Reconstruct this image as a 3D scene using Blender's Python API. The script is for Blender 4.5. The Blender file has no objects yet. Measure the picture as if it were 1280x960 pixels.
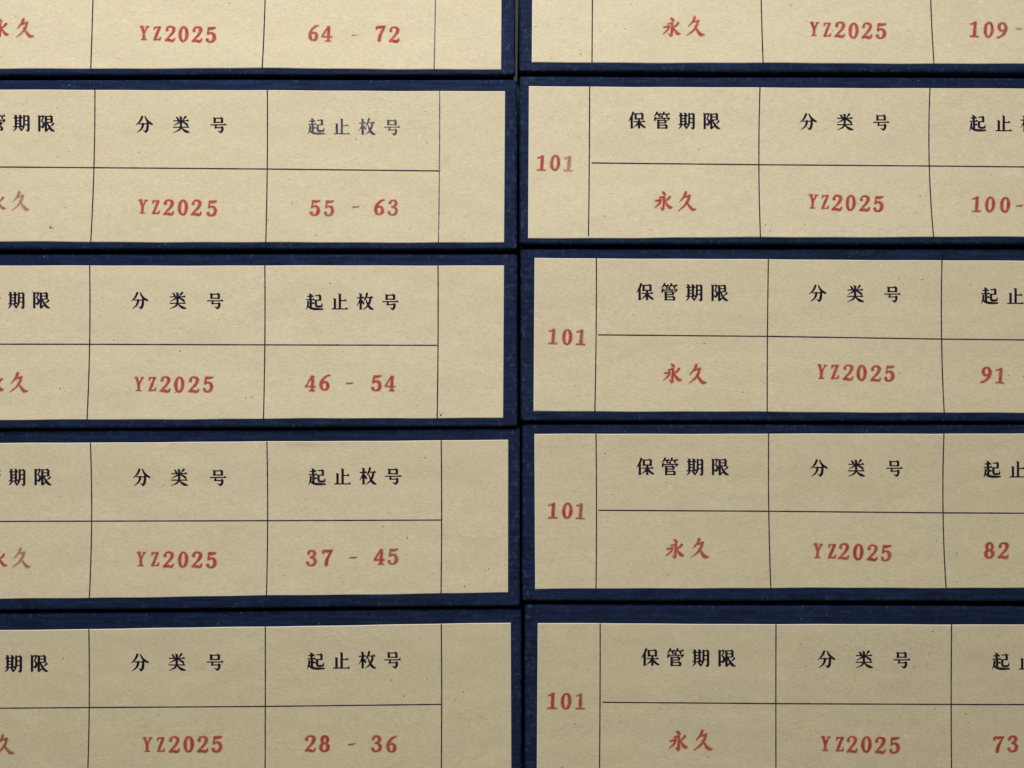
import bpy, math, random
import numpy as np
from mathutils import Vector, Matrix

random.seed(7)
RNG = np.random.RandomState(11)
scene = bpy.context.scene
C = scene.collection

# ------------------------------------------------------------------ camera
F = 1050.0                      # focal length in photo pixels (photo is 1280 x 960)
DIST = 0.40                     # metres from lens to the stacked spines
PITCH = math.radians(2.0)       # tipped slightly upward
CAM = np.array([0.0, -DIST, 0.187])
cd = bpy.data.cameras.new('camera')
cam = bpy.data.objects.new('camera', cd); C.objects.link(cam)
cam.location = CAM
cam.rotation_euler = (math.pi/2 + PITCH, 0, 0)
cd.sensor_fit = 'HORIZONTAL'; cd.sensor_width = 36.0
cd.lens = 36.0*F/1280.0
cd.clip_start = 0.01; cd.clip_end = 60
scene.camera = cam
scene.render.resolution_x = 1024; scene.render.resolution_y = 768

# ------------------------------------------------------------------ light
w = bpy.data.worlds.new('World'); scene.world = w; w.use_nodes = True
bg = w.node_tree.nodes['Background']
bg.inputs['Color'].default_value = (1.0, 0.90, 0.48, 1); bg.inputs['Strength'].default_value = 0.105

def area(name, loc, target, size, power, col):
    l = bpy.data.lights.new(name, 'AREA'); l.energy = power; l.color = col
    l.shape = 'RECTANGLE'; l.size = size[0]; l.size_y = size[1]
    o = bpy.data.objects.new(name, l); C.objects.link(o); o.location = loc
    o.rotation_euler = (Vector(target) - Vector(loc)).to_track_quat('-Z', 'Y').to_euler()
    return o
area('ceiling_lamp', (-0.14, -0.74, 0.87), (-0.03, 0, 0.22), (0.42, 0.42), 12.1, (0.985, 0.985, 1.0))

scene.view_settings.view_transform = 'Standard'
scene.view_settings.look = 'None'
scene.view_settings.exposure = 0.0
scene.view_settings.gamma = 1.0
scene.view_settings.use_curve_mapping = False
scene.render.engine = 'CYCLES'
scene.cycles.transparent_max_bounces = 12

# ------------------------------------------------------------------ pixel -> surface
sP, cP = math.sin(PITCH), math.cos(PITCH)
def unproject(u, v, surf=None, n=5):
    """photo pixel -> x, y, z on the surface y = surf(x, z)"""
    u = np.asarray(u, float); v = np.asarray(v, float)
    a = (u - 640)/F; b = -(v - 480)/F
    dx, dy, dz = a, cP - b*sP, sP + b*cP
    y = np.zeros_like(a + b)
    for _ in range(n if surf else 1):
        t = (y - CAM[1])/dy
        x = t*dx; z = CAM[2] + t*dz
        if surf: y = surf(x, z)
    return x, y, z
def zpx(u, v):
    return float(unproject(u, v)[2])
def xpx(u, v):
    return float(unproject(u, v)[0])

# ------------------------------------------------------------------ materials
def mat(name):
    m = bpy.data.materials.new(name); m.use_nodes = True
    nt = m.node_tree; nt.nodes.clear()
    out = nt.nodes.new('ShaderNodeOutputMaterial')
    return m, nt, out
def nd(nt, typ, **kw):
    n = nt.nodes.new(typ)
    for k, v in kw.items():
        if k.startswith('_'): setattr(n, k[1:], v)
        else: n.inputs[k].default_value = v
    return n
def lk(nt, a, b): nt.links.new(a, b)
def pos(nt, scale=(1, 1, 1)):
    g = nd(nt, 'ShaderNodeNewGeometry')
    m = nd(nt, 'ShaderNodeMapping'); m.inputs['Scale'].default_value = scale
    lk(nt, g.outputs['Position'], m.inputs['Vector'])
    return m.outputs['Vector']
def noise(nt, vec, scale, detail=2.0, rough=0.5):
    n = nd(nt, 'ShaderNodeTexNoise', Scale=scale, Detail=detail, Roughness=rough)
    lk(nt, vec, n.inputs['Vector']); return n.outputs['Fac']
def ramp(nt, fac, stops):
    r = nd(nt, 'ShaderNodeValToRGB'); el = r.color_ramp.elements
    while len(el) < len(stops): el.new(0.5)
    for e, (p, c) in zip(el, stops):
        e.position = p; e.color = (c, c, c, 1) if not hasattr(c, '__len__') else (*c, 1)
    lk(nt, fac, r.inputs['Fac']); return r.outputs['Color']
def mix(nt, fac, a, b, blend='MIX'):
    m = nd(nt, 'ShaderNodeMix', _data_type='RGBA', _blend_type=blend)
    for s, v in ((m.inputs[0], fac), (m.inputs[6], a), (m.inputs[7], b)):
        if hasattr(v, 'is_output'): lk(nt, v, s)
        elif hasattr(v, '__len__'): s.default_value = (*v, 1)
        else: s.default_value = v
    return m.outputs[2]
def math_n(nt, op, a, b):
    m = nd(nt, 'ShaderNodeMath', _operation=op)
    for s, v in zip(m.inputs, (a, b)):
        if hasattr(v, 'is_output'): lk(nt, v, s)
        else: s.default_value = v
    return m.outputs[0]

def paper_material():
    m, nt, out = mat('kraft_paper')
    p = pos(nt)
    grain = noise(nt, p, 2100, 3, 0.6)
    ps = pos(nt, (0.30, 1, 1.9))
    streak = noise(nt, ps, 1500, 2, 0.55)
    cloud = noise(nt, p, 55, 3, 0.55)
    blot = noise(nt, p, 330, 2, 0.5)
    base = mix(nt, ramp(nt, cloud, [(0.32, 0.0), (0.68, 1.0)]), (0.605, 0.527, 0.362), (0.632, 0.554, 0.386))
    base = mix(nt, ramp(nt, blot, [(0.3, 0), (0.72, 1)]), base, (0.598, 0.522, 0.358))
    tint = noise(nt, p, 170, 2, 0.5)
    base = mix(nt, 1.0, base, ramp(nt, tint, [(0.32, (1.010, 0.993, 0.992)), (0.5, (1, 1, 1)), (0.68, (0.993, 1.006, 0.980))]), 'MULTIPLY')
    base = mix(nt, 0.30, base, ramp(nt, streak, [(0.30, (0.62, 0.61, 0.58)), (0.70, (1.25, 1.25, 1.27))]), 'MULTIPLY')
    base = mix(nt, 0.42, base, ramp(nt, grain, [(0.30, (0.72, 0.71, 0.69)), (0.70, (1.18, 1.18, 1.20))]), 'MULTIPLY')
    oi = nd(nt, 'ShaderNodeObjectInfo')
    base = mix(nt, 1.0, base, ramp(nt, oi.outputs['Random'], [(0.0, (0.955, 0.950, 0.935)), (0.5, (1.0, 0.99, 0.98)), (1.0, (1.025, 1.025, 1.04))]), 'MULTIPLY')
    grime = ramp(nt, noise(nt, pos(nt, (1, 1, 1.5)), 26, 4, 0.65), [(0.50, 0), (0.74, 1)])
    base = mix(nt, math_n(nt, 'MULTIPLY', grime, 0.28), base, (0.50, 0.415, 0.275))
    # plant fibres and specks in the pulp
    def specks(scale, sc, thr, col, fac, base):
        v = nd(nt, 'ShaderNodeTexVoronoi', Scale=scale, Randomness=1.0)
        wob = nd(nt, 'ShaderNodeVectorMath', _operation='MULTIPLY_ADD')
        nz = nd(nt, 'ShaderNodeTexNoise', Scale=260.0, Detail=1.0)
        lk(nt, p, nz.inputs['Vector'])
        lk(nt, nz.outputs['Color'], wob.inputs[0]); wob.inputs[1].default_value = (0.0035,)*3
        lk(nt, pos(nt, sc), wob.inputs[2])
        lk(nt, wob.outputs[0], v.inputs['Vector'])
        d = ramp(nt, v.outputs['Distance'], [(thr*0.55, 1), (thr, 0)])
        sep = nd(nt, 'ShaderNodeSeparateColor'); lk(nt, v.outputs['Color'], sep.inputs[0])
        keep = ramp(nt, sep.outputs[0], [(0.62, 0), (0.70, 1)])
        f = math_n(nt, 'MULTIPLY', math_n(nt, 'MULTIPLY', d, keep), fac)
        return mix(nt, f, base, col)
    base = specks(190, (1, 1, 1.7), 0.075, (0.16, 0.11, 0.06), 0.75, base)
    base = specks(300, (1.7, 1, 0.8), 0.10, (0.28, 0.21, 0.12), 0.60, base)
    base = specks(240, (1.0, 1, 0.6), 0.10, (0.74, 0.67, 0.50), 0.6, base)
    bs = nd(nt, 'ShaderNodeBsdfPrincipled', Roughness=0.85)
    bs.inputs['Specular IOR Level'].default_value = 0.18
    lk(nt, base, bs.inputs['Base Color'])
    h = math_n(nt, 'ADD', math_n(nt, 'MULTIPLY', grain, 0.6), math_n(nt, 'MULTIPLY', streak, 0.8))
    bp = nd(nt, 'ShaderNodeBump', Strength=0.12, Distance=0.0002); lk(nt, h, bp.inputs['Height'])
    bp2 = nd(nt, 'ShaderNodeBump', Strength=0.75, Distance=0.0016)
    lk(nt, noise(nt, pos(nt, (0.8, 1, 1.3)), 34, 2, 0.45), bp2.inputs['Height']); lk(nt, bp.outputs[0], bp2.inputs['Normal'])
    lk(nt, bp2.outputs[0], bs.inputs['Normal'])
    lk(nt, bs.outputs[0], out.inputs[0]); return m

def cloth_material():
    m, nt, out = mat('navy_book_cloth')
    p = pos(nt)
    wx = nd(nt, 'ShaderNodeTexWave', _bands_direction='X', Scale=480.0, Distortion=1.6, Detail=2.0)
    wz = nd(nt, 'ShaderNodeTexWave', _bands_direction='Z', Scale=560.0, Distortion=1.6, Detail=2.0)
    lk(nt, p, wx.inputs['Vector']); lk(nt, p, wz.inputs['Vector'])
    weave = math_n(nt, 'MULTIPLY', wx.outputs['Fac'], wz.outputs['Fac'])
    big = noise(nt, p, 60, 3, 0.6)
    run = noise(nt, pos(nt, (0.12, 1, 1)), 700, 3, 0.6)
    fine = noise(nt, p, 1600, 2, 0.6)
    base = mix(nt, ramp(nt, big, [(0.3, 0), (0.7, 1)]), (0.0030, 0.0066, 0.023), (0.0058, 0.0130, 0.044))
    base = mix(nt, ramp(nt, run, [(0.44, 0), (0.70, 0.95)]), base, (0.0110, 0.0240, 0.072))  # lengthwise lighter streaks; they also paint in highlights on the cloth folds
    base = mix(nt, math_n(nt, 'MULTIPLY', weave, 0.75), base, (0.0115, 0.0240, 0.068))
    # rubbed edges with a painted light-catching line, and dust; 'wear' grows towards the corners of each board
    at = nd(nt, 'ShaderNodeAttribute', _attribute_name='wear_edge_light')
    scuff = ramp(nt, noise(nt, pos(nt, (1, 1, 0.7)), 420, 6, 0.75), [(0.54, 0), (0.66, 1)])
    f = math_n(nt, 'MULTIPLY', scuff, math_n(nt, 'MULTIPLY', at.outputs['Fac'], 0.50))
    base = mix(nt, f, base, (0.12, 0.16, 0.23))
    dust = ramp(nt, noise(nt, p, 900, 1, 0.4), [(0.79, 0), (0.82, 1)])
    base = mix(nt, math_n(nt, 'MULTIPLY', dust, 0.55), base, (0.30, 0.33, 0.37))
    bs = nd(nt, 'ShaderNodeBsdfPrincipled', Roughness=0.46)
    bs.inputs['Specular IOR Level'].default_value = 0.09
    lk(nt, base, bs.inputs['Base Color'])
    h = math_n(nt, 'ADD', weave, math_n(nt, 'MULTIPLY', fine, 0.7))
    bp = nd(nt, 'ShaderNodeBump', Strength=0.6, Distance=0.0004); lk(nt, h, bp.inputs['Height'])
    bp2 = nd(nt, 'ShaderNodeBump', Strength=0.35, Distance=0.002)
    lk(nt, noise(nt, pos(nt, (0.35, 1, 1)), 130, 3, 0.5), bp2.inputs['Height']); lk(nt, bp.outputs[0], bp2.inputs['Normal'])
    lk(nt, bp2.outputs[0], bs.inputs['Normal'])
    lk(nt, bs.outputs[0], out.inputs[0]); return m

def ink_material(name, dark, light, cover, patch, scale=900.0):
    """cover: share of the paper hidden by ink; patch: how blotchy it is"""
    m, nt, out = mat(name)
    p = pos(nt)
    n1 = noise(nt, p, scale, 3, 0.6)
    n2 = noise(nt, p, scale*0.28, 2, 0.5)
    col = mix(nt, ramp(nt, n2, [(0.34, 0), (0.66, 1)]), dark, light)
    bs = nd(nt, 'ShaderNodeBsdfPrincipled', Roughness=0.8)
    bs.inputs['Specular IOR Level'].default_value = 0.02
    lk(nt, col, bs.inputs['Base Color'])
    tr = nd(nt, 'ShaderNodeBsdfTransparent')
    s = math_n(nt, 'ADD', math_n(nt, 'MULTIPLY', n1, 0.6), math_n(nt, 'MULTIPLY', n2, 0.4))
    a = ramp(nt, s, [(0.5 - 0.16, min(1, cover + patch)), (0.5 + 0.16, max(0, cover - patch))])
    ms = nd(nt, 'ShaderNodeMixShader')
    lk(nt, a, ms.inputs[0]); lk(nt, tr.outputs[0], ms.inputs[1]); lk(nt, bs.outputs[0], ms.inputs[2])
    lk(nt, ms.outputs[0], out.inputs[0]); return m

def plain(name, c1, c2, scale, rough=0.7):
    m, nt, out = mat(name)
    n = noise(nt, pos(nt), scale, 4, 0.6)
    bs = nd(nt, 'ShaderNodeBsdfPrincipled', Roughness=rough)
    lk(nt, mix(nt, n, c1, c2), bs.inputs['Base Color'])
    lk(nt, bs.outputs[0], out.inputs[0]); return m

PAPER = paper_material()
RIM = plain('paper_cut_edge', (0.66, 0.61, 0.50), (0.76, 0.72, 0.62), 900, 0.9)
CLOTH = cloth_material()
INK = ink_material('printed_ink', (0.010, 0.007, 0.015), (0.022, 0.016, 0.032), 1.0, 0.03)
INK_PALE = ink_material('worn_printed_ink', (0.035, 0.042, 0.075), (0.075, 0.085, 0.13), 0.80, 0.26, 1500)
LINE = ink_material('ruled_ink', (0.014, 0.013, 0.026), (0.036, 0.032, 0.055), 0.94, 0.08, 500)
LINE_PALE = ink_material('worn_ruled_ink', (0.05, 0.055, 0.11), (0.11, 0.11, 0.19), 0.72, 0.32, 1100)
RED = ink_material('stamp_ink', (0.385, 0.048, 0.028), (0.480, 0.095, 0.056), 0.92, 0.26, 1100)
RED_SOFT = ink_material('worn_stamp_ink', (0.345, 0.070, 0.042), (0.42, 0.115, 0.070), 0.82, 0.24, 1000)
RED_FAINT = ink_material('faint_stamp_ink', (0.40, 0.14, 0.09), (0.46, 0.20, 0.13), 0.58, 0.38, 1000)
BLEED = ink_material('stamp_bleed', (0.52, 0.27, 0.20), (0.56, 0.33, 0.24), 0.24, 0.20, 1300)
SPECK = ink_material('speck_brown', (0.07, 0.05, 0.03), (0.16, 0.11, 0.06), 0.8, 0.2, 1500)
BOARD = plain('grey_board', (0.20, 0.19, 0.17), (0.28, 0.26, 0.23), 120)
BLOCKER = plain('blocker_black', (0.012, 0.011, 0.010), (0.020, 0.018, 0.016), 30)  # near-black, so the slit between the stacks reads as shade
WOOD = plain('shelf_wood', (0.10, 0.065, 0.04), (0.16, 0.105, 0.065), 30)

# ------------------------------------------------------------------ mesh helpers
def link(name, verts, faces, material, parent, origin=(0, 0, 0), smooth=False, kind=None, wear_edge_light=None):
    me = bpy.data.meshes.new(name)
    v = np.asarray(verts, float) - np.asarray(origin, float)
    me.from_pydata(v.tolist(), [], faces)
    me.materials.append(material)
    if smooth:
        me.polygons.foreach_set('use_smooth', [True]*len(me.polygons))
    if wear_edge_light is not None:
        at = me.attributes.new('wear_edge_light', 'FLOAT', 'POINT'); at.data.foreach_set('value', np.asarray(wear_edge_light, np.float32))
    me.update()
    o = bpy.data.objects.new(name, me); C.objects.link(o)
    if parent is not None: o.parent = parent
    else: o.location = origin
    if kind: o['kind'] = kind
    return o

def axis(a, b, r, n):
    """coordinates along one side, denser in the rounded edge"""
    e = [0, 0.12, 0.3, 0.55, 0.8, 1.0]
    mid = np.linspace(a + r, b - r, n + 1)
    return np.array([a + r*t for t in e[:-1]] + list(mid) + [b - r*t for t in e[:-1][::-1]])

def rounded_box(lo, hi, r, n):
    ax = [axis(lo[i], hi[i], r, n[i]) for i in range(3)]
    verts = []; faces = []
    def side(fix, val, a, b, flip):
        base = len(verts)
        A, B = ax[a], ax[b]
        for i in A:
            for j in B:
                p = [0, 0, 0]; p[fix] = val; p[a] = i; p[b] = j; verts.append(p)
        m = len(B)
        for i in range(len(A) - 1):
            for j in range(m - 1):
                q = [base + i*m + j, base + (i+1)*m + j, base + (i+1)*m + j + 1, base + i*m + j + 1]
                faces.append(q[::-1] if flip else q)
    side(0, lo[0], 1, 2, True); side(0, hi[0], 1, 2, False)
    side(1, lo[1], 0, 2, False); side(1, hi[1], 0, 2, True)
    side(2, lo[2], 0, 1, True); side(2, hi[2], 0, 1, False)
    # weld the seams
    v = np.array(verts); key = np.round(v*1e7).astype(np.int64)
    _, first, inv = np.unique(key, axis=0, return_index=True, return_inverse=True)
    inv = inv.ravel()
    v = v[first]; faces = [[int(inv[i]) for i in f] for f in faces]
    inner = np.clip(v, np.array(lo) + r, np.array(hi) - r)
    d = v - inner; l = np.linalg.norm(d, axis=1, keepdims=True); l[l < 1e-12] = 1
    return inner + d/l*r, faces

# ------------------------------------------------------------------ glyphs (drawn stroke by stroke)
# unit square 100 x 100, y down.  h: thin bar with a triangular end; v: heavy upright; b: brush stroke of (x, y, half width)
G = {}
G['号'] = [('v', 28, 8, 41), ('h', 26, 12, 73), ('v', 71, 10, 41), ('h', 28, 36, 70, 0), ('h', 3, 51, 96),
  ('b', (37, 52, 3.5), (32, 68, 4)), ('h', 31, 68, 77), ('b', (74, 67, 5), (73, 79, 5.5), (68, 91, 5), (60, 97, 3)), ('b', (62, 95, 4), (55, 91, 2.5), (46, 86, 1))]
G['分'] = [('b', (39, 5, 5), (30, 25, 4.5), (17, 42, 3), (3, 53, 1)), ('b', (56, 3, 2.5), (63, 19, 4), (76, 36, 5.5), (97, 49, 4)),
  ('h', 22, 47, 76), ('b', (72, 47, 5), (71, 63, 5.5), (67, 84, 6), (59, 96, 4)), ('b', (61, 94, 4), (53, 90, 2.5), (44, 85, 1)),
  ('b', (44, 47, 5), (41, 63, 5), (31, 81, 3.5), (9, 98, 1))]
G['类'] = [('b', (21, 6, 2), (29, 13, 4), (33, 21, 5)), ('b', (76, 4, 5), (68, 14, 3.2), (59, 24, 1.5)), ('h', 5, 28, 95), ('v', 49, 3, 53),
  ('b', (44, 30, 4), (32, 42, 3), (7, 54, 1)), ('b', (54, 32, 2), (70, 40, 4.2), (86, 51, 5)), ('h', 4, 66, 96),
  ('b', (50, 54, 5), (47, 68, 5), (37, 83, 3.5), (5, 98, 1)), ('b', (52, 68, 2.2), (62, 80, 4.2), (79, 91, 6), (98, 96, 2.5))]
G['止'] = [('v', 51, 4, 92), ('h', 51, 44, 89), ('v', 22, 32, 92), ('h', 3, 93, 97)]
G['枚'] = [('h', 3, 28, 45), ('v', 25, 3, 98), ('b', (24, 31, 4), (16, 53, 3), (2, 74, 1)), ('b', (27, 42, 2), (35, 50, 4), (41, 61, 4.5)),
  ('b', (62, 3, 5), (56, 22, 4), (43, 46, 1.2)), ('h', 54, 26, 96), ('b', (81, 28, 5), (77, 52, 5), (62, 79, 3.5), (36, 98, 1)),
  ('b', (54, 36, 2), (64, 62, 4.2), (80, 87, 6), (98, 96, 2.5))]
G['起'] = [('h', 8, 19, 45), ('v', 27, 3, 42), ('h', 3, 38, 51), ('v', 29, 40, 86), ('h', 30, 60, 49), ('b', (14, 50, 4.5), (13, 67, 4.5), (3, 97, 1.2)),
  ('b', (12, 73, 2.5), (26, 87, 4.8), (55, 93, 5.5), (97, 93, 3.5)), ('h', 54, 14, 87), ('v', 83, 13, 45), ('h', 56, 41, 83, 0), ('v', 58, 40, 68),
  ('b', (58, 66, 5), (62, 76, 5), (80, 78, 4.5), (92, 75, 4), (94, 60, 1.5))]
G['保'] = [('b', (28, 3, 5), (20, 26, 4.5), (2, 53, 1.2)), ('v', 20, 30, 98), ('v', 43, 7, 45), ('h', 43, 10, 84), ('v', 83, 8, 45), ('h', 43, 39, 83, 0),
  ('h', 31, 57, 98), ('v', 63, 39, 98), ('b', (60, 59, 4.5), (50, 75, 3.5), (29, 91, 1)), ('b', (66, 59, 2), (78, 77, 5), (97, 91, 4))]
G['管'] = [('b', (22, 1, 4.5), (16, 12, 3.5), (3, 25, 1)), ('h', 16, 11, 49), ('b', (28, 13, 2), (34, 18, 4), (36, 25, 4)),
  ('b', (62, 1, 4.5), (57, 12, 3.5), (48, 23, 1)), ('h', 58, 11, 97), ('b', (72, 13, 2), (78, 18, 4), (80, 25, 4)),
  ('b', (46, 23, 2.5), (51, 27, 4), (53, 32, 4)), ('b', (12, 32, 4), (10, 40, 5), (8, 49, 3)), ('h', 11, 36, 90, 0), ('b', (92, 36, 5), (87, 44, 3), (81, 50, 1)),
  ('v', 29, 45, 99), ('h', 29, 48, 72), ('v', 71, 46, 65), ('h', 29, 63, 71, 0), ('h', 29, 77, 78), ('v', 77, 76, 99), ('h', 29, 94, 77, 0)]
G['期'] = [('h', 3, 19, 55), ('v', 16, 3, 72), ('v', 42, 3, 72), ('h', 16, 37, 42, 0), ('h', 16, 54, 42, 0), ('h', 1, 72, 57),
  ('b', (18, 77, 4), (13, 86, 3.5), (2, 98, 1)), ('b', (35, 77, 2.5), (43, 85, 4.5), (48, 94, 4)),
  ('b', (64, 8, 4.5), (64, 50, 5), (60, 76, 4), (48, 98, 1.2)), ('h', 64, 10, 92), ('v', 90, 9, 92), ('b', (90, 90, 5), (85, 97, 4), (75, 90, 1)),
  ('h', 64, 36, 90, 0), ('h', 64, 61, 90, 0)]
G['限'] = [('v', 12, 4, 99), ('h', 12, 9, 38), ('b', (36, 10, 3.5), (30, 27, 3), (24, 36, 2)), ('b', (24, 36, 2.5), (36, 48, 4.5), (35, 65, 5), (29, 73, 4.5), (20, 67, 1.5)),
  ('v', 50, 6, 94), ('h', 50, 9, 86), ('v', 84, 8, 47), ('h', 50, 26, 84, 0), ('h', 50, 44, 84, 0), ('b', (50, 94, 5), (62, 86, 3.5), (72, 79, 1.2)),
  ('b', (59, 46, 2.5), (69, 70, 5), (84, 89, 6), (100, 96, 2.5)), ('b', (94, 52, 4.5), (87, 60, 3), (74, 69, 1.2))]
G['永'] = [('b', (42, 3, 4), (51, 9, 7), (57, 15, 5.5)), ('b', (27, 33, 3.5), (42, 29, 5), (52, 27, 6.5)), ('b', (52, 27, 6.5), (52, 55, 7), (51, 86, 7)),
  ('b', (51, 88, 7), (45, 93, 5), (34, 82, 1.5)), ('b', (6, 50, 4), (22, 48, 5), (36, 44, 5.5)), ('b', (36, 44, 5.5), (26, 64, 5), (3, 85, 2)),
  ('b', (85, 26, 6), (73, 39, 5), (57, 50, 3)), ('b', (54, 44, 4), (68, 63, 6), (84, 79, 8), (99, 80, 3))]
G['久'] = [('b', (43, 4, 7), (33, 26, 6), (10, 52, 2)), ('b', (34, 29, 4), (48, 25, 5), (65, 21, 6)), ('b', (63, 22, 6.5), (55, 48, 6.5), (35, 74, 5), (3, 98, 2)),
  ('b', (47, 50, 4), (61, 71, 6), (80, 90, 8.5), (100, 91, 3))]
def ring(cx, cy, rx, ry, wx, wy):
    return ('c',) + tuple((cx + rx*math.sin(a), cy - ry*math.cos(a), wy + (wx - wy)*abs(math.sin(a))**1.3) for a in np.linspace(0, 2*math.pi, 33)[:-1])
G['0'] = [ring(30, 50, 19, 45, 8.6, 5)]
G['1'] = [('r', 24, 4, 41, 96), ('b', (9, 18, 4), (21, 15, 5), (33, 6, 5)), ('r', 8, 90, 56, 99)]
G['2'] = [('b', (10, 27, 8.5), (10, 18, 6), (17, 8, 5), (30, 5, 5.5), (44, 12, 8.2), (47, 28, 9), (37, 52, 7), (20, 74, 5), (7, 92, 5)),
  ('b', (7, 93, 6), (24, 90, 8.5), (42, 94, 8), (51, 90, 6), (55, 78, 4))]
G['3'] = [('b', (11, 22, 8), (14, 11, 6), (24, 5, 5.5), (38, 8, 7), (45, 22, 8.5), (38, 38, 6.5), (24, 46, 5)),
  ('b', (24, 46, 5), (40, 51, 7), (49, 66, 9), (45, 86, 8), (30, 95, 5.5), (15, 92, 6), (9, 80, 8.5))]
G['4'] = [('b', (36, 5, 5), (20, 37, 4.5), (5, 69, 5)), ('r', 2, 64, 59, 73.5), ('r', 32, 3, 48, 96), ('r', 24, 91, 56, 99)]
G['5'] = [('b', (15, 8, 7), (30, 10, 8.5), (49, 5, 5)), ('b', (14, 8, 5), (11, 45, 5)), ('b', (11, 47, 5), (25, 38, 5.5), (41, 45, 8), (48, 65, 9.3), (42, 86, 8), (27, 95, 5.5), (14, 91, 6.5), (9, 80, 8.5))]
G['6'] = [('b', (54, 4, 5), (40, 9, 6), (24, 25, 7.5), (13, 48, 9), (12, 70, 9), (19, 89, 7), (31, 95, 5), (44, 88, 8), (49, 71, 9), (44, 54, 7.5), (33, 46, 5.5), (20, 54, 5))]
G['7'] = [('b', (8, 24, 5), (11, 11, 7), (30, 11, 9), (54, 6, 5)), ('b', (52, 8, 5), (40, 35, 6.5), (30, 64, 8.5), (26, 94, 9))]
G['8'] = [ring(30, 27, 15, 22, 8, 5.5), ring(30, 72, 19, 23, 9, 5.5)]
G['9'] = [('b',) + tuple((60 - x, 101 - y, r) for (x, y, r) in G['6'][0][1:])]
G['Y'] = [('b', (13, 5, 8), (21, 27, 8), (28, 50, 8)), ('b', (48, 5, 5), (39, 27, 5), (30, 50, 6)), ('r', 21, 46, 36, 95), ('r', 1, 1, 26, 9), ('r', 38, 1, 58, 9), ('r', 13, 91, 45, 99)]
G['Z'] = [('r', 13, 2, 50, 11), ('b', (43, 7, 8), (30, 50, 8), (17, 93, 8)), ('r', 9, 89, 50, 98), ('b', (47, 93, 6), (52, 78, 4)), ('b', (14, 7, 6), (10, 23, 4))]
G['-'] = [('b', (12, 52, 3), (24, 51, 4.2), (38, 50, 4), (50, 47, 2.6))]

RES = 76
GX, GY = np.meshgrid(np.linspace(-10, 110, RES), np.linspace(-10, 110, RES))
def catmull(P, n=14, closed=False):
    P = np.array(P, float); out = []
    m = len(P)
    for i in range(m if closed else m - 1):
        if closed: a, b, c, d = P[(i-1) % m], P[i], P[(i+1) % m], P[(i+2) % m]
        else: a, b, c, d = P[max(i-1, 0)], P[i], P[i+1], P[min(i+2, m-1)]
        for t in np.linspace(0, 1, n, endpoint=False):
            out.append(0.5*(2*b + (c-a)*t + (2*a - 5*b + 4*c - d)*t*t + (3*b - a - 3*c + d)*t**3))
    if not closed: out.append(P[-1])
    return np.array(out)
def poly_sdf(P):
    P = np.array(P, float); f = np.full(GX.shape, -1e9)
    ar = sum(P[i][0]*P[(i+1) % len(P)][1] - P[(i+1) % len(P)][0]*P[i][1] for i in range(len(P)))
    if ar < 0: P = P[::-1]
    for i in range(len(P)):
        a, b = P[i], P[(i+1) % len(P)]; d = b - a; L = math.hypot(*d)
        f = np.maximum(f, ((GX - a[0])*d[1] - (GY - a[1])*d[0])/L)
    return f
SDF = {}
def glyph_sdf(ch):
    if ch in SDF: return SDF[ch]
    f = np.full(GX.shape, 1e3)
    for s in G[ch]:
        k = s[0]
        if k == 'h':
            x0, y, x1 = s[1:4]; ser = s[4] if len(s) > 4 else 1
            f = np.minimum(f, poly_sdf([(x0, y-2.7), (x1, y-2.7), (x1, y+2.7), (x0, y+2.7)]))
            if ser: f = np.minimum(f, poly_sdf([(x1-15, y-2), (x1-6, y-9), (x1+2, y+2.7), (x1-13, y+2.7)]))
        elif k == 'v':
            x, y0, y1 = s[1:]
            f = np.minimum(f, poly_sdf([(x-6.6, y0+1), (x+6.6, y0+1), (x+6.6, y1-2), (x-6.6, y1)]))
            f = np.minimum(f, poly_sdf([(x-10.5, y0-2.5), (x+7.5, y0+2), (x+5, y0+8), (x-5, y0+7)]))
        elif k == 'r':
            x0, y0, x1, y1 = s[1:]
            f = np.minimum(f, poly_sdf([(x0, y0), (x1, y0), (x1, y1), (x0, y1)]))
        else:
            fat = 1.22 if ord(ch) > 255 and ch not in '永久' else 1.0
            for x, y, r in catmull(s[1:], closed=(k == 'c')):
                r = r*fat if r > 2.5 else r
                f = np.minimum(f, np.hypot(GX - x, GY - y) - r)
    SDF[ch] = f
    return f

def smooth_noise(cells):
    a = RNG.rand(cells + 2, cells + 2)
    t = np.linspace(0, cells, RES); i = t.astype(int); fr = t - i
    r = a[i][:, i]*(1-fr)[None, :] + a[i][:, i+1]*fr[None, :]
    r2 = a[i+1][:, i]*(1-fr)[None, :] + a[i+1][:, i+1]*fr[None, :]
    return r*(1-fr)[:, None] + r2*fr[:, None] - 0.5

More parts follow.
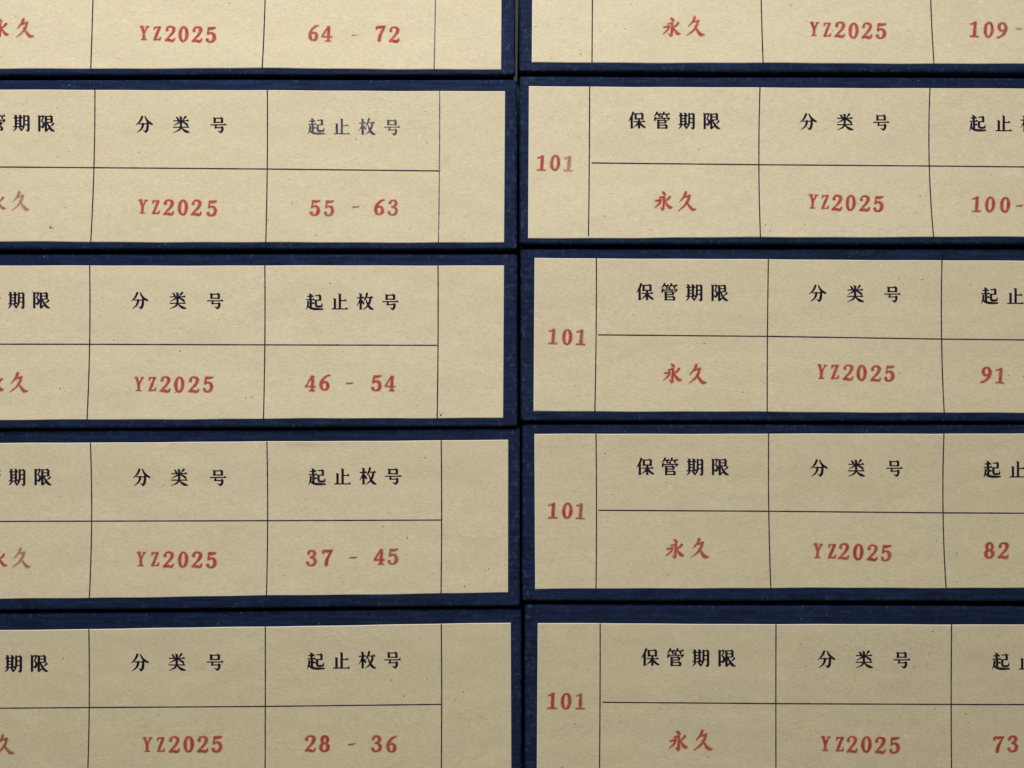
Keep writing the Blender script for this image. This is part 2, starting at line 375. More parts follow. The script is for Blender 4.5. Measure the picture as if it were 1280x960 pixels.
def contour(f):
    """filled outline of f < 0: inner cells of a row are one quad, edge cells are cut"""
    xs, ys = GX[0], GY[:, 0]
    ins = f < 0
    full = ins[:-1, :-1] & ins[1:, :-1] & ins[:-1, 1:] & ins[1:, 1:]
    some = (ins[:-1, :-1] | ins[1:, :-1] | ins[:-1, 1:] | ins[1:, 1:]) & ~full
    V = []; Fc = []
    def face(pts):
        b = len(V); V.extend(pts); Fc.append(list(range(b, b + len(pts))))
    for i in range(RES - 1):
        row = full[i]; j = 0
        while j < RES - 1:
            if row[j]:
                k = j
                while k < RES - 1 and row[k]: k += 1
                face([(xs[j], ys[i+1]), (xs[k], ys[i+1]), (xs[k], ys[i]), (xs[j], ys[i])]); j = k
            else: j += 1
    for i, j in zip(*np.nonzero(some)):
        cs = [(i+1, j), (i+1, j+1), (i, j+1), (i, j)]
        pts = []
        for q in range(4):
            a, b = cs[q], cs[(q+1) % 4]; fa, fb = f[a], f[b]
            if fa < 0: pts.append((xs[a[1]], ys[a[0]]))
            if (fa < 0) != (fb < 0):
                t = fa/(fa - fb)
                pts.append((xs[a[1]] + (xs[b[1]] - xs[a[1]])*t, ys[a[0]] + (ys[b[0]] - ys[a[0]])*t))
        if len(pts) >= 3: face(pts)
    return V, Fc

# ------------------------------------------------------------------ the setting below the stacks, and an added light blocker behind them
def slab(name, lo, hi, m):
    v, f = rounded_box(lo, hi, 0.002, (4, 4, 4))
    o = link(name, v, f, m, None, smooth=False); o['kind'] = 'structure'; return o
slab('shelf', (-0.62, -0.03, -0.022), (0.68, 0.245, 0.0), WOOD)
slab('gap_light_blocker', (-0.62, 0.227, 0.0005), (0.68, 0.245, 0.75), BLOCKER)  # unseen board added to block light in the gap between stacks

# ------------------------------------------------------------------ one archive box
BOX_LEN = 0.316
BULGE = 0.0030
DEPTH = 0.225
def make_box(spec):
    left = spec['side'] == 'L'
    ua, ub = (0.0, 640.0) if left else (655.0, 1280.0)
    xa, xb = xpx(ua, 480), xpx(ub, 480)
    def line(pair, off=0.0):
        za, zb = zpx(ua, pair[0] + off), zpx(ub, pair[1] + off)
        return lambda x: za + (zb - za)*(x - xa)/(xb - xa)
    c_top = line(spec['gap_top'])                                       # where it touches the box above
    c_bot = (lambda x: 0.0*x) if spec['gap_bot'] is None else line(spec['gap_bot'])   # and what it rests on
    s_top = line(spec['spine_top'])
    if spec['gap_bot'] is None: s_bot = lambda x: 0.0*x + 0.0008
    else: s_bot = line(spec['spine_bot'], 0.8)
    vm = 0.5*(spec['spine_top'][0] + spec['spine_bot'][0])
    if left: x1 = xpx(spec['edge'], vm); x0 = x1 - BOX_LEN
    else:    x0 = xpx(spec['edge'], vm); x1 = x0 + BOX_LEN
    ph = random.uniform(0, 6)
    yoff = spec.get('yoff', random.uniform(-0.0011, 0.0011))
    bul = BULGE*spec.get('bulge', 1.0)
    def lean(x, z):                                                     # the spine swells out towards its lower edge
        t = np.clip((s_top(x) - z)/(s_top(x) - s_bot(x)), 0, 1)
        k = np.clip((t - 0.30)/0.70, 0, 1)**1.5
        return yoff - bul*k + 0.00018*np.sin(x*38 + ph)
    lifts = spec.get('lift', [])
    TH = 0.00036
    def sheet(x, z):
        y = lean(x, z) - TH
        for (lx, lz, sx, sz, hgt) in lifts_m:
            y = y - hgt*np.exp(-((x-lx)/sx)**2 - ((z-lz)/sz)**2)
        return y
    lifts_m = []
    for (lu, lv, su, sv, hgt) in lifts:
        X, _, Z = unproject(lu, lv, lean); lifts_m.append((float(X), float(Z), su, sv, hgt))
    xm = 0.5*(x0 + x1)
    org = np.array([xm, DEPTH/2, float(c_bot(xm))])
    root = bpy.data.objects.new('archive_box', None); C.objects.link(root)
    root.location = org; root.empty_display_size = 0.03
    root['label'] = spec['label']; root['category'] = 'archive box'; root['group'] = 'archive boxes stacked in two columns'

    H = 0.082
    def warp(v, zt, zb, bend=True):
        v = v.copy(); x = v[:, 0]; t = v[:, 2]/H
        z = zb(x) + t*(zt(x) - zb(x))
        if bend: v[:, 1] += lean(x, z)
        v[:, 2] = z
        return v
    def wear_edge_light_map(v, zt, zb):
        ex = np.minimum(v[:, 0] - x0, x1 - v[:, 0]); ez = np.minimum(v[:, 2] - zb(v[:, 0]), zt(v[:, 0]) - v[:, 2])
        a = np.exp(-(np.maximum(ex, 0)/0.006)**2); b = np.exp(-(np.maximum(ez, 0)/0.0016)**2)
        return np.clip(0.10 + 0.42*b + 0.55*a + 0.5*a*b, 0, 1)  # long-edge term: rubbing plus a painted line of caught light
    # spine board
    v, f = rounded_box((x0, 0.0, 0.0), (x1, 0.0050, H), 0.0016, (60, 2, 26))
    v = warp(v, s_top, s_bot)
    link('spine', v, f, CLOTH, root, org, True, wear_edge_light=wear_edge_light_map(v, s_top, s_bot))
    # cover boards that carry the stack, with the sunk hinge between them and the spine
    e = 0.00008
    def cover(name, z0, z1, y0, y1, inset, r):
        v, f = rounded_box((x0 + inset, y0, z0), (x1 - inset, y1, z1), r, (24, 6, 2))
        zt = lambda x: c_top(x) - e
        zb = lambda x: c_bot(x) + e
        v = warp(v, zt, zb, False)
        link(name, v, f, CLOTH, root, org, True, wear_edge_light=np.full(len(v), 0.2))
    cover('cover', H - 0.0026, H, 0.0085, DEPTH, 0.0004, 0.0010)
    cover('cover', 0.0, 0.0026, 0.0085, DEPTH, 0.0004, 0.0010)
    cover('hinge', H - 0.0042, H - 0.0030, 0.0020, 0.0100, 0.0012, 0.0004)
    cover('hinge', 0.0030, 0.0042, 0.0020, 0.0100, 0.0012, 0.0004)
    cover('tray', 0.0028, H - 0.0028, 0.0048, DEPTH - 0.003, 0.0022, 0.0008)

    # paper label glued on the spine
    lt, lb = spec['lab_top'], spec['lab_bot']                           # [(u, v) ...] along the top and bottom edge
    l_l, l_r = spec['lab_x']                                            # left (top, bottom), right (top, bottom)
    nx, nz = 110, 34
    ru, rt = 0.0009, 0.0036
    U, T = np.meshgrid(np.r_[0, np.linspace(ru, 1 - ru, nx - 2), 1], np.r_[0, np.linspace(rt, 1 - rt, nz - 2), 1])
    uL = l_l[0] + (l_l[1] - l_l[0])*T; uR = l_r[0] + (l_r[1] - l_r[0])*T
    uu = uL + (uR - uL)*U
    jt = np.interp(uu, [p[0] for p in lt], [p[1] for p in lt]); jb = np.interp(uu, [p[0] for p in lb], [p[1] for p in lb])
    wob = 0.35*np.sin(uu*0.021 + ph) + 0.2*np.sin(uu*0.063 + 2*ph)
    vv = jt + wob*0.5 + (jb - jt + wob*0.3)*T
    X, Y, Z = unproject(uu, vv, sheet)
    front = np.stack([X, Y, Z], -1).reshape(-1, 3)
    edge = (U == 0) | (U == 1) | (T == 0) | (T == 1)                    # pressed, slightly bevelled rim
    front[edge.ravel(), 1] += TH*0.62
    backX = front.copy(); backX[:, 1] = lean(front[:, 0], front[:, 2]) - 0.00002
    verts = np.vstack([front, backX]); n = nx*nz
    faces = []
    for i in range(nz - 1):
        for j in range(nx - 1):
            a = i*nx + j
            faces.append([a, a + nx, a + nx + 1, a + 1])
            faces.append([n + a, n + a + 1, n + a + nx + 1, n + a + nx])
    for j in range(nx - 1):
        a = j; faces.append([a, a + 1, n + a + 1, n + a])
        a = (nz - 1)*nx + j; faces.append([a + 1, a, n + a, n + a + 1])
    for i in range(nz - 1):
        a = i*nx; faces.append([a + nx, a, n + a, n + a + nx])
        a = i*nx + nx - 1; faces.append([a, a + nx, n + a + nx, n + a])
    label = link('label', verts, faces, PAPER, root, org, False)
    label.data.materials.append(RIM)
    ef = edge.ravel()
    label.data.polygons.foreach_set('material_index', [1 if all(i < n for i in q) and any(ef[i] for i in q) else 0 for q in faces])

    INKH = 0.00005
    def on_paper(u, v, h=INKH):
        X, Y, Z = unproject(u, v, lambda x, z: sheet(x, z) - h)
        return np.stack([X, Y, Z], -1)

    # ruled lines: ribbons through measured points
    def rule(pts, wpx, m, layer):
        P = np.array(pts, float)
        d = np.r_[0, np.cumsum(np.hypot(*np.diff(P, axis=0).T))]
        t = np.linspace(0, d[-1], 61)
        if len(P) == 3:                                                 # smooth bow through three points
            c = [np.polyfit(d, P[:, k], 2) for k in (0, 1)]
            Q = np.stack([np.polyval(c[0], t), np.polyval(c[1], t)], -1)
        else:
            Q = np.stack([np.interp(t, d, P[:, 0]), np.interp(t, d, P[:, 1])], -1)
        tg = np.gradient(Q, axis=0); tg /= np.linalg.norm(tg, axis=1, keepdims=True)
        nr = np.stack([-tg[:, 1], tg[:, 0]], -1)
        hw = 0.5*wpx*(1 + 0.18*(RNG.rand(61) - 0.5)) 
        A = Q + nr*hw[:, None]; B = Q - nr*hw[:, None]
        W = np.vstack([A, B]); V3 = on_paper(W[:, 0], W[:, 1], INKH + layer*0.00001)
        link('ruled_line', V3, [[i, i+1, 61+i+1, 61+i] for i in range(60)], m, label, org)
    lines = spec['lines']
    for q, (kind, pts) in enumerate(lines):
        rule(pts, 1.55 if kind != 'pale' else 1.45, LINE_PALE if kind == 'pale' else LINE, q % 6)

    # printed and stamped characters
    def text(name, chars, m, rough, bold, tilt=0.0):
        """chars: (character, centre u, centre v, cell width px, cell height px, centre of cell in glyph units)"""
        allV, allF, slot = [], [], []
        for (ch, cu, cv, wpx, hpx, gx) in chars:
            f = glyph_sdf(ch) - bold - RNG.uniform(-0.5, 0.7)*rough*0.5
            f = f + rough*(1.9*smooth_noise(7) + 2.2*smooth_noise(17) + 1.4*smooth_noise(36))
            V, Fc = contour(f)
            if not V: continue
            nb = 0
            if rough > 0.5:                                             # oil of the stamp pad creeping past the strokes
                V2, F2 = contour(f - 4.5 + 3.0*smooth_noise(9))
                nb = len(F2); o2 = len(V)
                nV = len(V); V = V + V2; Fc = Fc + [[o2 + i for i in q] for q in F2]
            lift_h = np.full(len(V), INKH + 0.00008)
            if nb: lift_h[nV:] = INKH + 0.00004
            slot += [0]*(len(Fc) - nb) + [1]*nb
            V = np.array(V)
            a = tilt + RNG.uniform(-0.05, 0.05)*rough*0.5
            if rough > 0.5: cu += RNG.uniform(-0.4, 0.4); cv += RNG.uniform(-0.4, 0.4)
            px = (V[:, 0] - gx - (0.025*(V[:, 1] - 50) if ord(ch) < 255 else 0))/100*wpx; py = (V[:, 1] - 50)/100*hpx
            u = cu + px*math.cos(a) - py*math.sin(a); v = cv + px*math.sin(a) + py*math.cos(a)
            b = sum(len(q) for q in allV)
            allV.append(on_paper(u, v, lift_h)); allF += [[b + i for i in q] for q in Fc]
        if allV:
            o = link(name, np.vstack(allV), allF, m, label, org)
            if any(slot):
                o.data.materials.append(BLEED); o.data.polygons.foreach_set('material_index', slot)
    for name, s, pos_list, style in spec['print']:
        text('printed_heading', [(c, u, v, 21.6*spec['k'], 21.2*spec['k'], 50) for c, (u, v) in zip(s, pos_list)],
             INK_PALE if style == 'pale' else INK, 0.12, 0.40 if style != 'pale' else 0.2)
    for name, s, pos_list, style in spec['stamp']:
        by = {}
        for idx, (c, (u, v)) in enumerate(zip(s, pos_list)):
            st = style[idx] if isinstance(style, (list, str)) else 'n'
            by.setdefault(st, []).append((c, u, v))
        for st, items in by.items():
            m = {'n': RED, 's': RED_SOFT, 'f': RED_FAINT}[st]
            cells = []
            for c, u, v in items:
                k = spec['k']
                if c in '永久': cells.append((c, u, v, 22.5*k, 24.5*k, 50))
                elif c in 'YZ': cells.append((c, u, v, 20.5*k, 18.0*k, 30))
                elif c == '-': cells.append((c, u, v, 21*k, 20*k, 30))
                else: cells.append((c, u, v, 23.0*k, 20.2*k, 30))
            text(name, cells, m, 0.85 if st == 'n' else 1.15, {'n': -0.25, 's': -0.6, 'f': -0.9}[st], spec.get('tilt', 0.02))
    # stray specks stuck to the paper
    V, Fc = [], []
    for (u, v, r) in spec.get('specks', []):
        k = 9; b = sum(len(q) for q in V); a0 = random.random()*6
        ang = np.linspace(0, 2*math.pi, k, endpoint=False)
        rr = r*(0.6 + 0.6*RNG.rand(k))
        ex = random.uniform(0.5, 1.7)
        U1 = rr*ex*np.cos(ang); V1 = -rr/ex*np.sin(ang)
        V.append(on_paper(u + U1*math.cos(a0) - V1*math.sin(a0), v + U1*math.sin(a0) + V1*math.cos(a0), INKH + 0.00015))
        Fc.append(list(range(b, b + k)))
    if V: link('paper_specks', np.vstack(V), Fc, SPECK, label, org, kind='stuff')

# ------------------------------------------------------------------ measured layout of the ten boxes
H1, H2, H3 = '保管期限', '分类号', '起止枚号'
def seq(us, v0, v1=None):
    v1 = v0 if v1 is None else v1
    n = len(us); return [(u, v0 + (v1 - v0)*i/max(1, n - 1)) for i, u in enumerate(us)]
def rnd_specks(u0, u1, v0, v1, n):
    return [(random.uniform(u0, u1), random.uniform(v0, v1), random.uniform(0.35, 0.85)) for _ in range(n)]

B = []
# ---- stack whose labels show their right-hand end
B.append(dict(side='L', k=0.985, label='navy archive box stamped 64 - 72, lying on the box with worn greyish heading print',
  gap_top=(-121, -121), gap_bot=(97.8, 97.6), spine_top=(-118.5, -118.5), spine_bot=(95.6, 95.2), edge=644.2,
  lab_top=[(-180, -105), (628, -104)], lab_bot=[(-180, 86.5), (0, 86), (320, 85), (626, 87)], lab_x=[(-173, -176), (627.5, 626.3)],
  lines=[('l', [(-96, -105), (-97, -10), (-101, 86)]), ('l', [(118, -105), (116.3, -8), (113.4, 85.4)]), ('l', [(332, -105), (331.5, -8), (327.7, 85)]),
         ('pale', [(545, -104), (544.3, -6), (542.6, 86)]), ('l', [(-92, -10), (545, -7)])],
  print=[('h', H1, seq([-34, -4, 26, 56], -65), 'n'), ('h', H2, seq([178, 224, 271], -63), 'n'), ('h', H3, seq([391, 423, 455, 487], -61), 'n')],
  stamp=[('stamped_term', '永久', [(0, 35.5), (30.5, 35.5)], 'ns'), ('stamped_code', 'YZ2025', seq([180, 196.5, 213, 229.7, 246.8, 264.3], 41.5, 43.4), 'nnnnnn'),
         ('stamped_range', '64-72', [(391.5, 41.3), (408.3, 42), (443.5, 44), (475.5, 41.8), (492.8, 43)], 'snfnn'), ('stamped_number', '101', seq([-150, -133, -116], -11), 'nnn')],
  lift=[(128, 87, 0.0035, 0.0022, 0.0004)], specks=rnd_specks(-150, 610, -80, 80, 16)))
B.append(dict(side='L', k=0.99, label='navy archive box stamped 55 - 63 with worn greyish heading print and a brown speck',
  gap_top=(97.8, 97.6), gap_bot=(315.4, 315), spine_top=(99.8, 99.6), spine_bot=(312.9, 312.7), edge=646.6,
  lab_top=[(-180, 111.5), (0, 112), (320, 112.7), (631, 114)], lab_bot=[(-180, 302), (0, 302), (320, 303), (630, 303.2)], lab_x=[(-171, -176), (631.3, 630)],
  lines=[('l', [(-97, 111.7), (-98.5, 208), (-102.5, 302)]), ('l', [(118.6, 112.2), (117.4, 209.6), (113.4, 302)]), ('l', [(334.1, 112.8), (334, 211), (332.2, 303)]),
         ('pale', [(549.5, 113.5), (549.2, 213), (548.1, 303)]), ('l', [(-94, 208), (117, 209.5), (334, 211.2), (549, 213.6)])],
  print=[('h', H1, seq([-33.5, -3.5, 27, 57.2], 152.5, 154), 'n'), ('h', H2, seq([180, 226.3, 273], 155.3, 155.7), 'n'), ('h', H3, seq([395.3, 427, 458.6, 490], 157.8, 158.6), 'pale')],
  stamp=[('stamped_term', '永久', [(-4, 253), (25.5, 251.5)], 'sf'), ('stamped_code', 'YZ2025', seq([178.6, 194.5, 211.2, 228.4, 246, 265], 258, 260), 'nnnnnn'),
         ('stamped_range', '55-63', [(394.3, 260), (411.8, 260), (444.6, 258.6), (474, 259), (491.7, 259.4)], 'nssns'), ('stamped_number', '101', seq([-152, -135, -118], 206), 'nnn')],
  specks=[(63, 284, 1.9), (66, 285, 0.9), (365, 253, 0.8), (82, 259.5, 0.7)] + rnd_specks(0, 610, 125, 295, 16)))
B.append(dict(side='L', k=1.0, label='navy archive box stamped 46 - 54, directly beneath the one with worn greyish print',
  gap_top=(315.4, 315), gap_bot=(536.2, 533.4), spine_top=(317.7, 317.3), spine_bot=(535.0, 532.4), edge=647.2,
  lab_top=[(-180, 332), (0, 332), (630, 331.8)], lab_bot=[(-180, 526), (0, 525.3), (320, 523.7), (629, 522.3)], lab_x=[(-180, -185), (630, 628.8)],
  lines=[('l', [(-105, 332), (-105, 430), (-109, 526)]), ('l', [(112, 332), (112, 430), (108.7, 525)]), ('l', [(331, 332), (331, 431), (329.3, 523.7)]),
         ('l', [(547.5, 332), (547.5, 431.5), (546.4, 522.5)]), ('l', [(-101, 430), (112, 430.3), (331, 431), (547.5, 431.6)])],
  print=[('h', H1, seq([-41, -10, 20.5, 51], 375), 'n'), ('h', H2, seq([174, 222, 269], 375.6), 'n'), ('h', H3, seq([393, 424.6, 456.2, 488], 377, 376.8), 'n')],
  stamp=[('stamped_term', '永久', [(-6, 479), (23, 478)], 'nn'), ('stamped_code', 'YZ2025', seq([174, 190.4, 207, 224.3, 242.3, 260.2], 480, 480.7), 'nnnnnn'),
         ('stamped_range', '46-54', [(388, 479), (405.3, 478.4), (436.8, 479), (471, 479), (487.5, 478.8)], 'nnsnn'), ('stamped_number', '101', seq([-160, -143, -126], 428), 'nnn')],
  specks=[(551, 519, 1.4), (552.5, 516.5, 0.8), (307, 497, 0.8), (315, 495.5, 0.7)] + rnd_specks(0, 610, 345, 510, 16)))
B.append(dict(side='L', k=1.01, label='navy archive box stamped 37 - 45, its label edge slightly lifted along one side',
  gap_top=(536.2, 533.4), gap_bot=(763.2, 757.2), spine_top=(537.2, 534.2), spine_bot=(760.2, 755.0), edge=650.4,
  lab_top=[(-180, 556), (0, 554), (320, 552), (635, 550)], lab_bot=[(-180, 751), (0, 749), (320, 745), (635, 741)], lab_x=[(-183, -187), (635.2, 635)],
  lines=[('l', [(-106, 555), (-104.5, 652), (-108, 750)]), ('l', [(113, 553.5), (114.5, 651.3), (111.6, 747.5)]), ('l', [(333.6, 552), (334.5, 650.5), (333, 745)]),
         ('l', [(551.5, 550.5), (552, 650), (551.3, 742)]), ('l', [(-101, 652), (114, 651.4), (334, 650.8), (552, 650)])],
  print=[('h', H1, seq([-41, -10, 21.5, 52.8], 597, 596), 'n'), ('h', H2, seq([176.6, 224, 272.7], 596.6), 'n'), ('h', H3, seq([396.3, 428, 459.8, 491.5], 595.8, 595), 'n')],
  stamp=[('stamped_term', '永久', [(-3, 699), (26.7, 697.5)], 'nf'), ('stamped_code', 'YZ2025', seq([176.8, 193.7, 211, 228.6, 246.4, 264.4], 699, 700), 'nnnnnn'),
         ('stamped_range', '37-45', [(390, 697.2), (408.5, 697.2), (441, 697), (474, 696), (491.2, 696)], 'nnsns'), ('stamped_number', '101', seq([-160, -143, -126], 648), 'nnn')],
  lift=[(382, 552, 0.010, 0.0020, 0.0006)], specks=[(509, 672, 0.9), (509.5, 674, 0.5), (531, 572, 0.8), (382, 601, 0.6)] + rnd_specks(0, 620, 570, 735, 18)))
B.append(dict(side='L', k=1.03, label='navy archive box stamped 28 - 36, lowest in its stack', bulge=0.6,
  gap_top=(763.2, 757.2), gap_bot=None, spine_top=(766.3, 759.6), spine_bot=(990, 988), edge=652.2,
  lab_top=[(-180, 791), (0, 788), (320, 783.6), (638, 778.6)], lab_bot=[(-180, 979), (638, 975)], lab_x=[(-187, -190), (638.5, 639.2)],
  lines=[('l', [(-107, 789), (-108, 886), (-111, 978)]), ('l', [(111, 786.6), (111.5, 884.3), (109.2, 977)]), ('l', [(331.6, 783.5), (331.6, 883), (331.3, 976)]),
         ('l', [(551.6, 780), (552, 880.6), (551.5, 975)]), ('l', [(-104, 886), (111, 884.4), (331, 883), (552, 880.4)])],
  print=[('h', H1, seq([-46, -14.5, 17, 48.4], 830, 829), 'n'), ('h', H2, seq([174.2, 221, 268.8], 828, 827.2), 'n'), ('h', H3, seq([394.5, 426.8, 458.8, 490.8], 826.2, 824.5), 'n')],
  stamp=[('stamped_term', '永久', [(-25, 931), (5, 930.5)], 'ss'), ('stamped_code', 'YZ2025', seq([184, 201, 218, 235.6, 253.6, 271.2], 930.4, 930.4), 'nnnnnn'),
         ('stamped_range', '28-36', [(388, 929), (405.6, 929.2), (440.2, 930), (470.6, 930), (489, 930)], 'nnsnn'), ('stamped_number', '101', seq([-166, -149, -132], 880), 'nnn')],
  tilt=0.0, specks=[(505, 870, 0.9), (534, 848, 0.7), (182, 908, 0.7), (440, 930.8, 1.1), (436.5, 931.5, 0.7)] + rnd_specks(0, 620, 800, 950, 18)))
# ---- stack whose labels show their left-hand end
B.append(dict(side='R', k=0.985, label='navy archive box with range beginning 109, topmost in the stack stamped 101',
  gap_top=(-126, -124), gap_bot=(93.2, 95.2), spine_top=(-123.5, -122), spine_bot=(91.0, 93.0), edge=648.8,
  lab_top=[(660, -113), (1480, -110)], lab_bot=[(660, 78), (665, 78), (960, 78.6), (1280, 79.8), (1480, 81)], lab_x=[(666, 664.8), (1462, 1468)],
  lines=[('l', [(741, -112), (740.6, -17), (740, 78)]), ('l', [(951.5, -111), (951.3, -15), (954, 78.6)]), ('l', [(1162.5, -110.6), (1163, -13), (1167.5, 79.4)]),
         ('l', [(1376, -110), (1378, -11), (1384, 80)]), ('l', [(744, -17), (951, -15), (1378, -11)])],
  print=[('h', H1, seq([801, 832, 862, 892], -69), 'n'), ('h', H2, seq([1012, 1057, 1102], -67), 'n'), ('h', H3, seq([1222, 1254, 1285, 1316], -66), 'n')],
  stamp=[('stamped_term', '永久', [(839.5, 34), (869.5, 33)], 'nn'), ('stamped_code', 'YZ2025', seq([1018, 1034, 1050, 1066.7, 1084, 1101.7], 36, 39), 'nnnnnn'),
         ('stamped_range', '109-117', [(1218, 36.7), (1235.7, 37), (1253.2, 38), (1273.5, 36), (1300, 39), (1317, 39), (1334, 39)], 'nnsfnnn'), ('stamped_number', '101', seq([680, 697, 714], -15), 'nnn')],
  tilt=0.03, specks=[(726, 67.5, 0.9), (750, 39, 0.6), (670, 33, 0.7)] + rnd_specks(680, 1270, 5, 70, 10)))
B.append(dict(side='R', k=0.985, label='navy archive box with range beginning 100 and a washed-out last digit in 101',
  gap_top=(93.2, 95.2), gap_bot=(308.2, 308.6), spine_top=(95.4, 97.2), spine_bot=(306.0, 306.4), edge=649.2,
  lab_top=[(660, 107.6), (960, 109.4), (1280, 110.6), (1480, 111)], lab_bot=[(660, 298), (900, 296.8), (1280, 296), (1480, 296)], lab_x=[(661.2, 660.2), (1458, 1465)],
  lines=[('l', [(737, 108), (736.6, 203), (735.6, 295.5)]), ('l', [(950, 109.2), (948.6, 206), (950.6, 296.8)]), ('l', [(1162.5, 110.3), (1161.6, 207.4), (1167, 296.2)]),
         ('l', [(1376, 110.6), (1376, 209), (1382, 296)]), ('l', [(739.5, 203.6), (948, 205.8), (1162, 207.4), (1376, 209.5)])],
  print=[('h', H1, seq([796, 827.3, 858.5, 889], 150.5, 151), 'n'), ('h', H2, seq([1010, 1056, 1101.5], 152, 152.6), 'n'), ('h', H3, seq([1222, 1254.5, 1286, 1317], 153.8, 155), 'n')],
  stamp=[('stamped_term', '永久', [(829, 251.5), (858.5, 251.2)], 'nn'), ('stamped_code', 'YZ2025', seq([1016, 1031.5, 1046.7, 1063.7, 1081, 1098.8], 252, 255), 'nnnnnn'),
         ('stamped_range', '100-108', [(1220.3, 255), (1238, 255.5), (1256.3, 256.3), (1274.5, 256.7), (1300, 258), (1317, 258), (1334, 258)], 'nnnsnnn'),
         ('stamped_number', '101', [(677, 203.7), (694.3, 203.7), (711, 204.5)], 'nsf')],
  tilt=0.03, specks=[(1150, 245, 1.0), (874, 187, 0.7), (710, 168, 0.6)] + rnd_specks(670, 1270, 120, 290, 15)))
B.append(dict(side='R', k=1.0, label='navy archive box whose range begins 91, sandwiched between those beginning 100 and 82',
  gap_top=(308.2, 308.6), gap_bot=(527.5, 528.0), spine_top=(310.4, 311), spine_bot=(525.5, 526), edge=650.6,
  lab_top=[(660, 322.4), (960, 324.2), (1280, 326), (1480, 327)], lab_bot=[(660, 514), (960, 515), (1280, 516.5), (1480, 517)], lab_x=[(668.2, 667), (1474, 1480)],
  lines=[('l', [(745.5, 322.8), (745.1, 420), (743.6, 514)]), ('l', [(960.5, 324.2), (959.3, 420.5), (959, 515)]), ('l', [(1177.5, 325.3), (1177, 424), (1180.3, 516)]),
         ('l', [(1393, 326.5), (1393, 426), (1398, 517)]), ('l', [(747.5, 418.5), (960, 420.4), (1177, 423.8), (1393, 426)])],
  print=[('h', H1, seq([806, 836.7, 868, 899], 365, 365.8), 'n'), ('h', H2, seq([1021.7, 1069, 1115.5], 366.6, 367.3), 'n'), ('h', H3, seq([1237, 1269.3, 1301, 1333], 369.5, 371), 'n')],
  stamp=[('stamped_term', '永久', [(841, 467), (871.5, 467.7)], 'nn'), ('stamped_code', 'YZ2025', seq([1027.3, 1043.5, 1060, 1077.3, 1095, 1112.5], 464.5, 467.2), 'nnnnnn'),
         ('stamped_range', '91-99', [(1233.3, 468.2), (1250, 469), (1284, 470), (1316, 471), (1333, 471)], 'nnsnn'), ('stamped_number', '101', seq([690.8, 709, 726], 420.6, 421.3), 'nns')],
  tilt=0.03, specks=[(1124, 466, 0.8), (1124, 348, 0.7), (792, 393, 0.6), (924, 394, 0.6)] + rnd_specks(680, 1270, 335, 505, 15)))
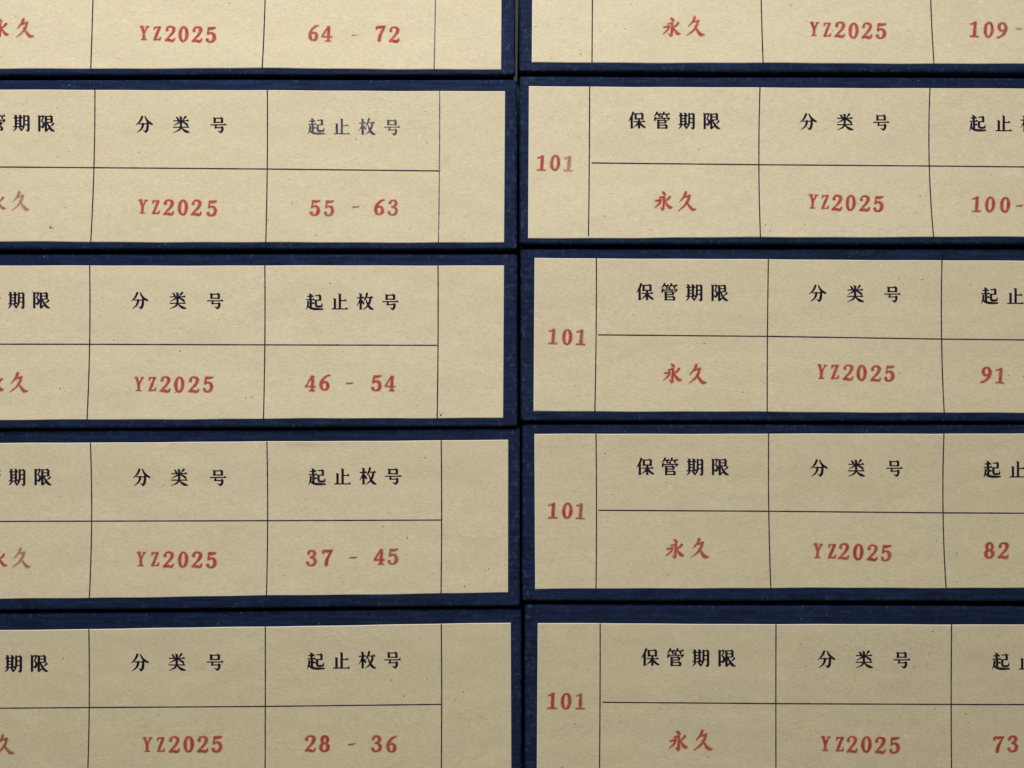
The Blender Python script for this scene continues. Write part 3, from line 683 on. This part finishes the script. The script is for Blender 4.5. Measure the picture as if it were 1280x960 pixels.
B.append(dict(side='R', k=1.01, label='navy archive box whose range begins 82, standing beside the box stamped 37 - 45',
  gap_top=(527.5, 528.0), gap_bot=(751.8, 753.6), spine_top=(529.4, 530), spine_bot=(749.0, 749.4), edge=652.6,
  lab_top=[(660, 542.5), (1280, 542), (1480, 542)], lab_bot=[(660, 736.6), (900, 735.3), (1280, 735), (1480, 735)], lab_x=[(668, 669), (1477, 1484)],
  lines=[('l', [(745, 542.4), (745.6, 638.4), (745, 736.4)]), ('l', [(960.8, 542.2), (961, 639.3), (963.5, 735.3)]), ('l', [(1180, 542), (1178.8, 641), (1182.6, 735)]),
         ('l', [(1397, 542), (1396, 642), (1401, 735)]), ('l', [(748, 637.8), (961, 639), (1179, 641), (1396, 642)])],
  print=[('h', H1, seq([806.3, 837.3, 869, 899.6], 583.5), 'n'), ('h', H2, seq([1023.3, 1070.3, 1118], 585), 'n'), ('h', H3, seq([1240, 1272.3, 1304, 1336], 586.5, 587.5), 'n')],
  stamp=[('stamped_term', '永久', [(844.5, 686), (875, 685)], 'ns'), ('stamped_code', 'YZ2025', seq([1022.4, 1039.8, 1055, 1072.5, 1090.7, 1108], 688.3, 691), 'nnnnnn'),
         ('stamped_range', '82-90', [(1236.6, 688), (1255, 688.3), (1288, 689), (1320, 690), (1338, 690)], 'nnsnn'), ('stamped_number', '101', seq([691, 709.2, 725.3], 638.4, 638.8), 'nns')],
  tilt=0.03, specks=[(833, 603, 0.6), (1196, 692, 0.8), (765, 618, 0.6)] + rnd_specks(680, 1270, 555, 725, 15)))
B.append(dict(side='R', k=1.03, label='navy archive box stamped 101 at the foot of its stack, beside box 28 - 36', bulge=0.6,
  gap_top=(751.8, 753.6), gap_bot=None, spine_top=(755.0, 757.6), spine_bot=(990, 990), edge=655.6,
  lab_top=[(660, 779), (960, 780.4), (1280, 780.8), (1480, 781)], lab_bot=[(660, 977), (1480, 977)], lab_x=[(672.2, 671), (1489, 1492)],
  lines=[('l', [(750.2, 779.4), (750, 878), (749.2, 977)]), ('l', [(970, 780.4), (969.8, 879.6), (970, 977)]), ('l', [(1189.5, 780.7), (1189, 880.4), (1189.6, 977)]),
         ('l', [(1409, 781), (1409, 881), (1410, 977)]), ('l', [(753.2, 877.8), (970, 879.5), (1189, 880.5), (1409, 881)])],
  print=[('h', H1, seq([812.5, 844.2, 876.2, 908], 821.8, 822.5), 'n'), ('h', H2, seq([1032.7, 1080, 1127.3], 824, 824.5), 'n'), ('h', H3, seq([1251, 1284, 1316, 1348], 826.5, 827.5), 'n')],
  stamp=[('stamped_term', '永久', [(848, 926), (878.8, 925.5)], 'nn'), ('stamped_code', 'YZ2025', seq([1032.4, 1050, 1065.5, 1083, 1101, 1118.5], 929.4, 931.5), 'nnnnnn'),
         ('stamped_range', '73-81', [(1248, 930), (1266, 930), (1300, 931), (1331, 931), (1349, 931)], 'nnsnn'), ('stamped_number', '101', seq([690, 708, 725], 876.3, 876.6), 'nns')],
  tilt=0.01, specks=[(1143, 834, 0.8), (837.5, 843, 0.7), (719, 905, 0.8), (1166, 789, 0.9), (1002, 805, 0.7)] + rnd_specks(690, 1270, 795, 950, 15)))
for s in B: make_box(s)
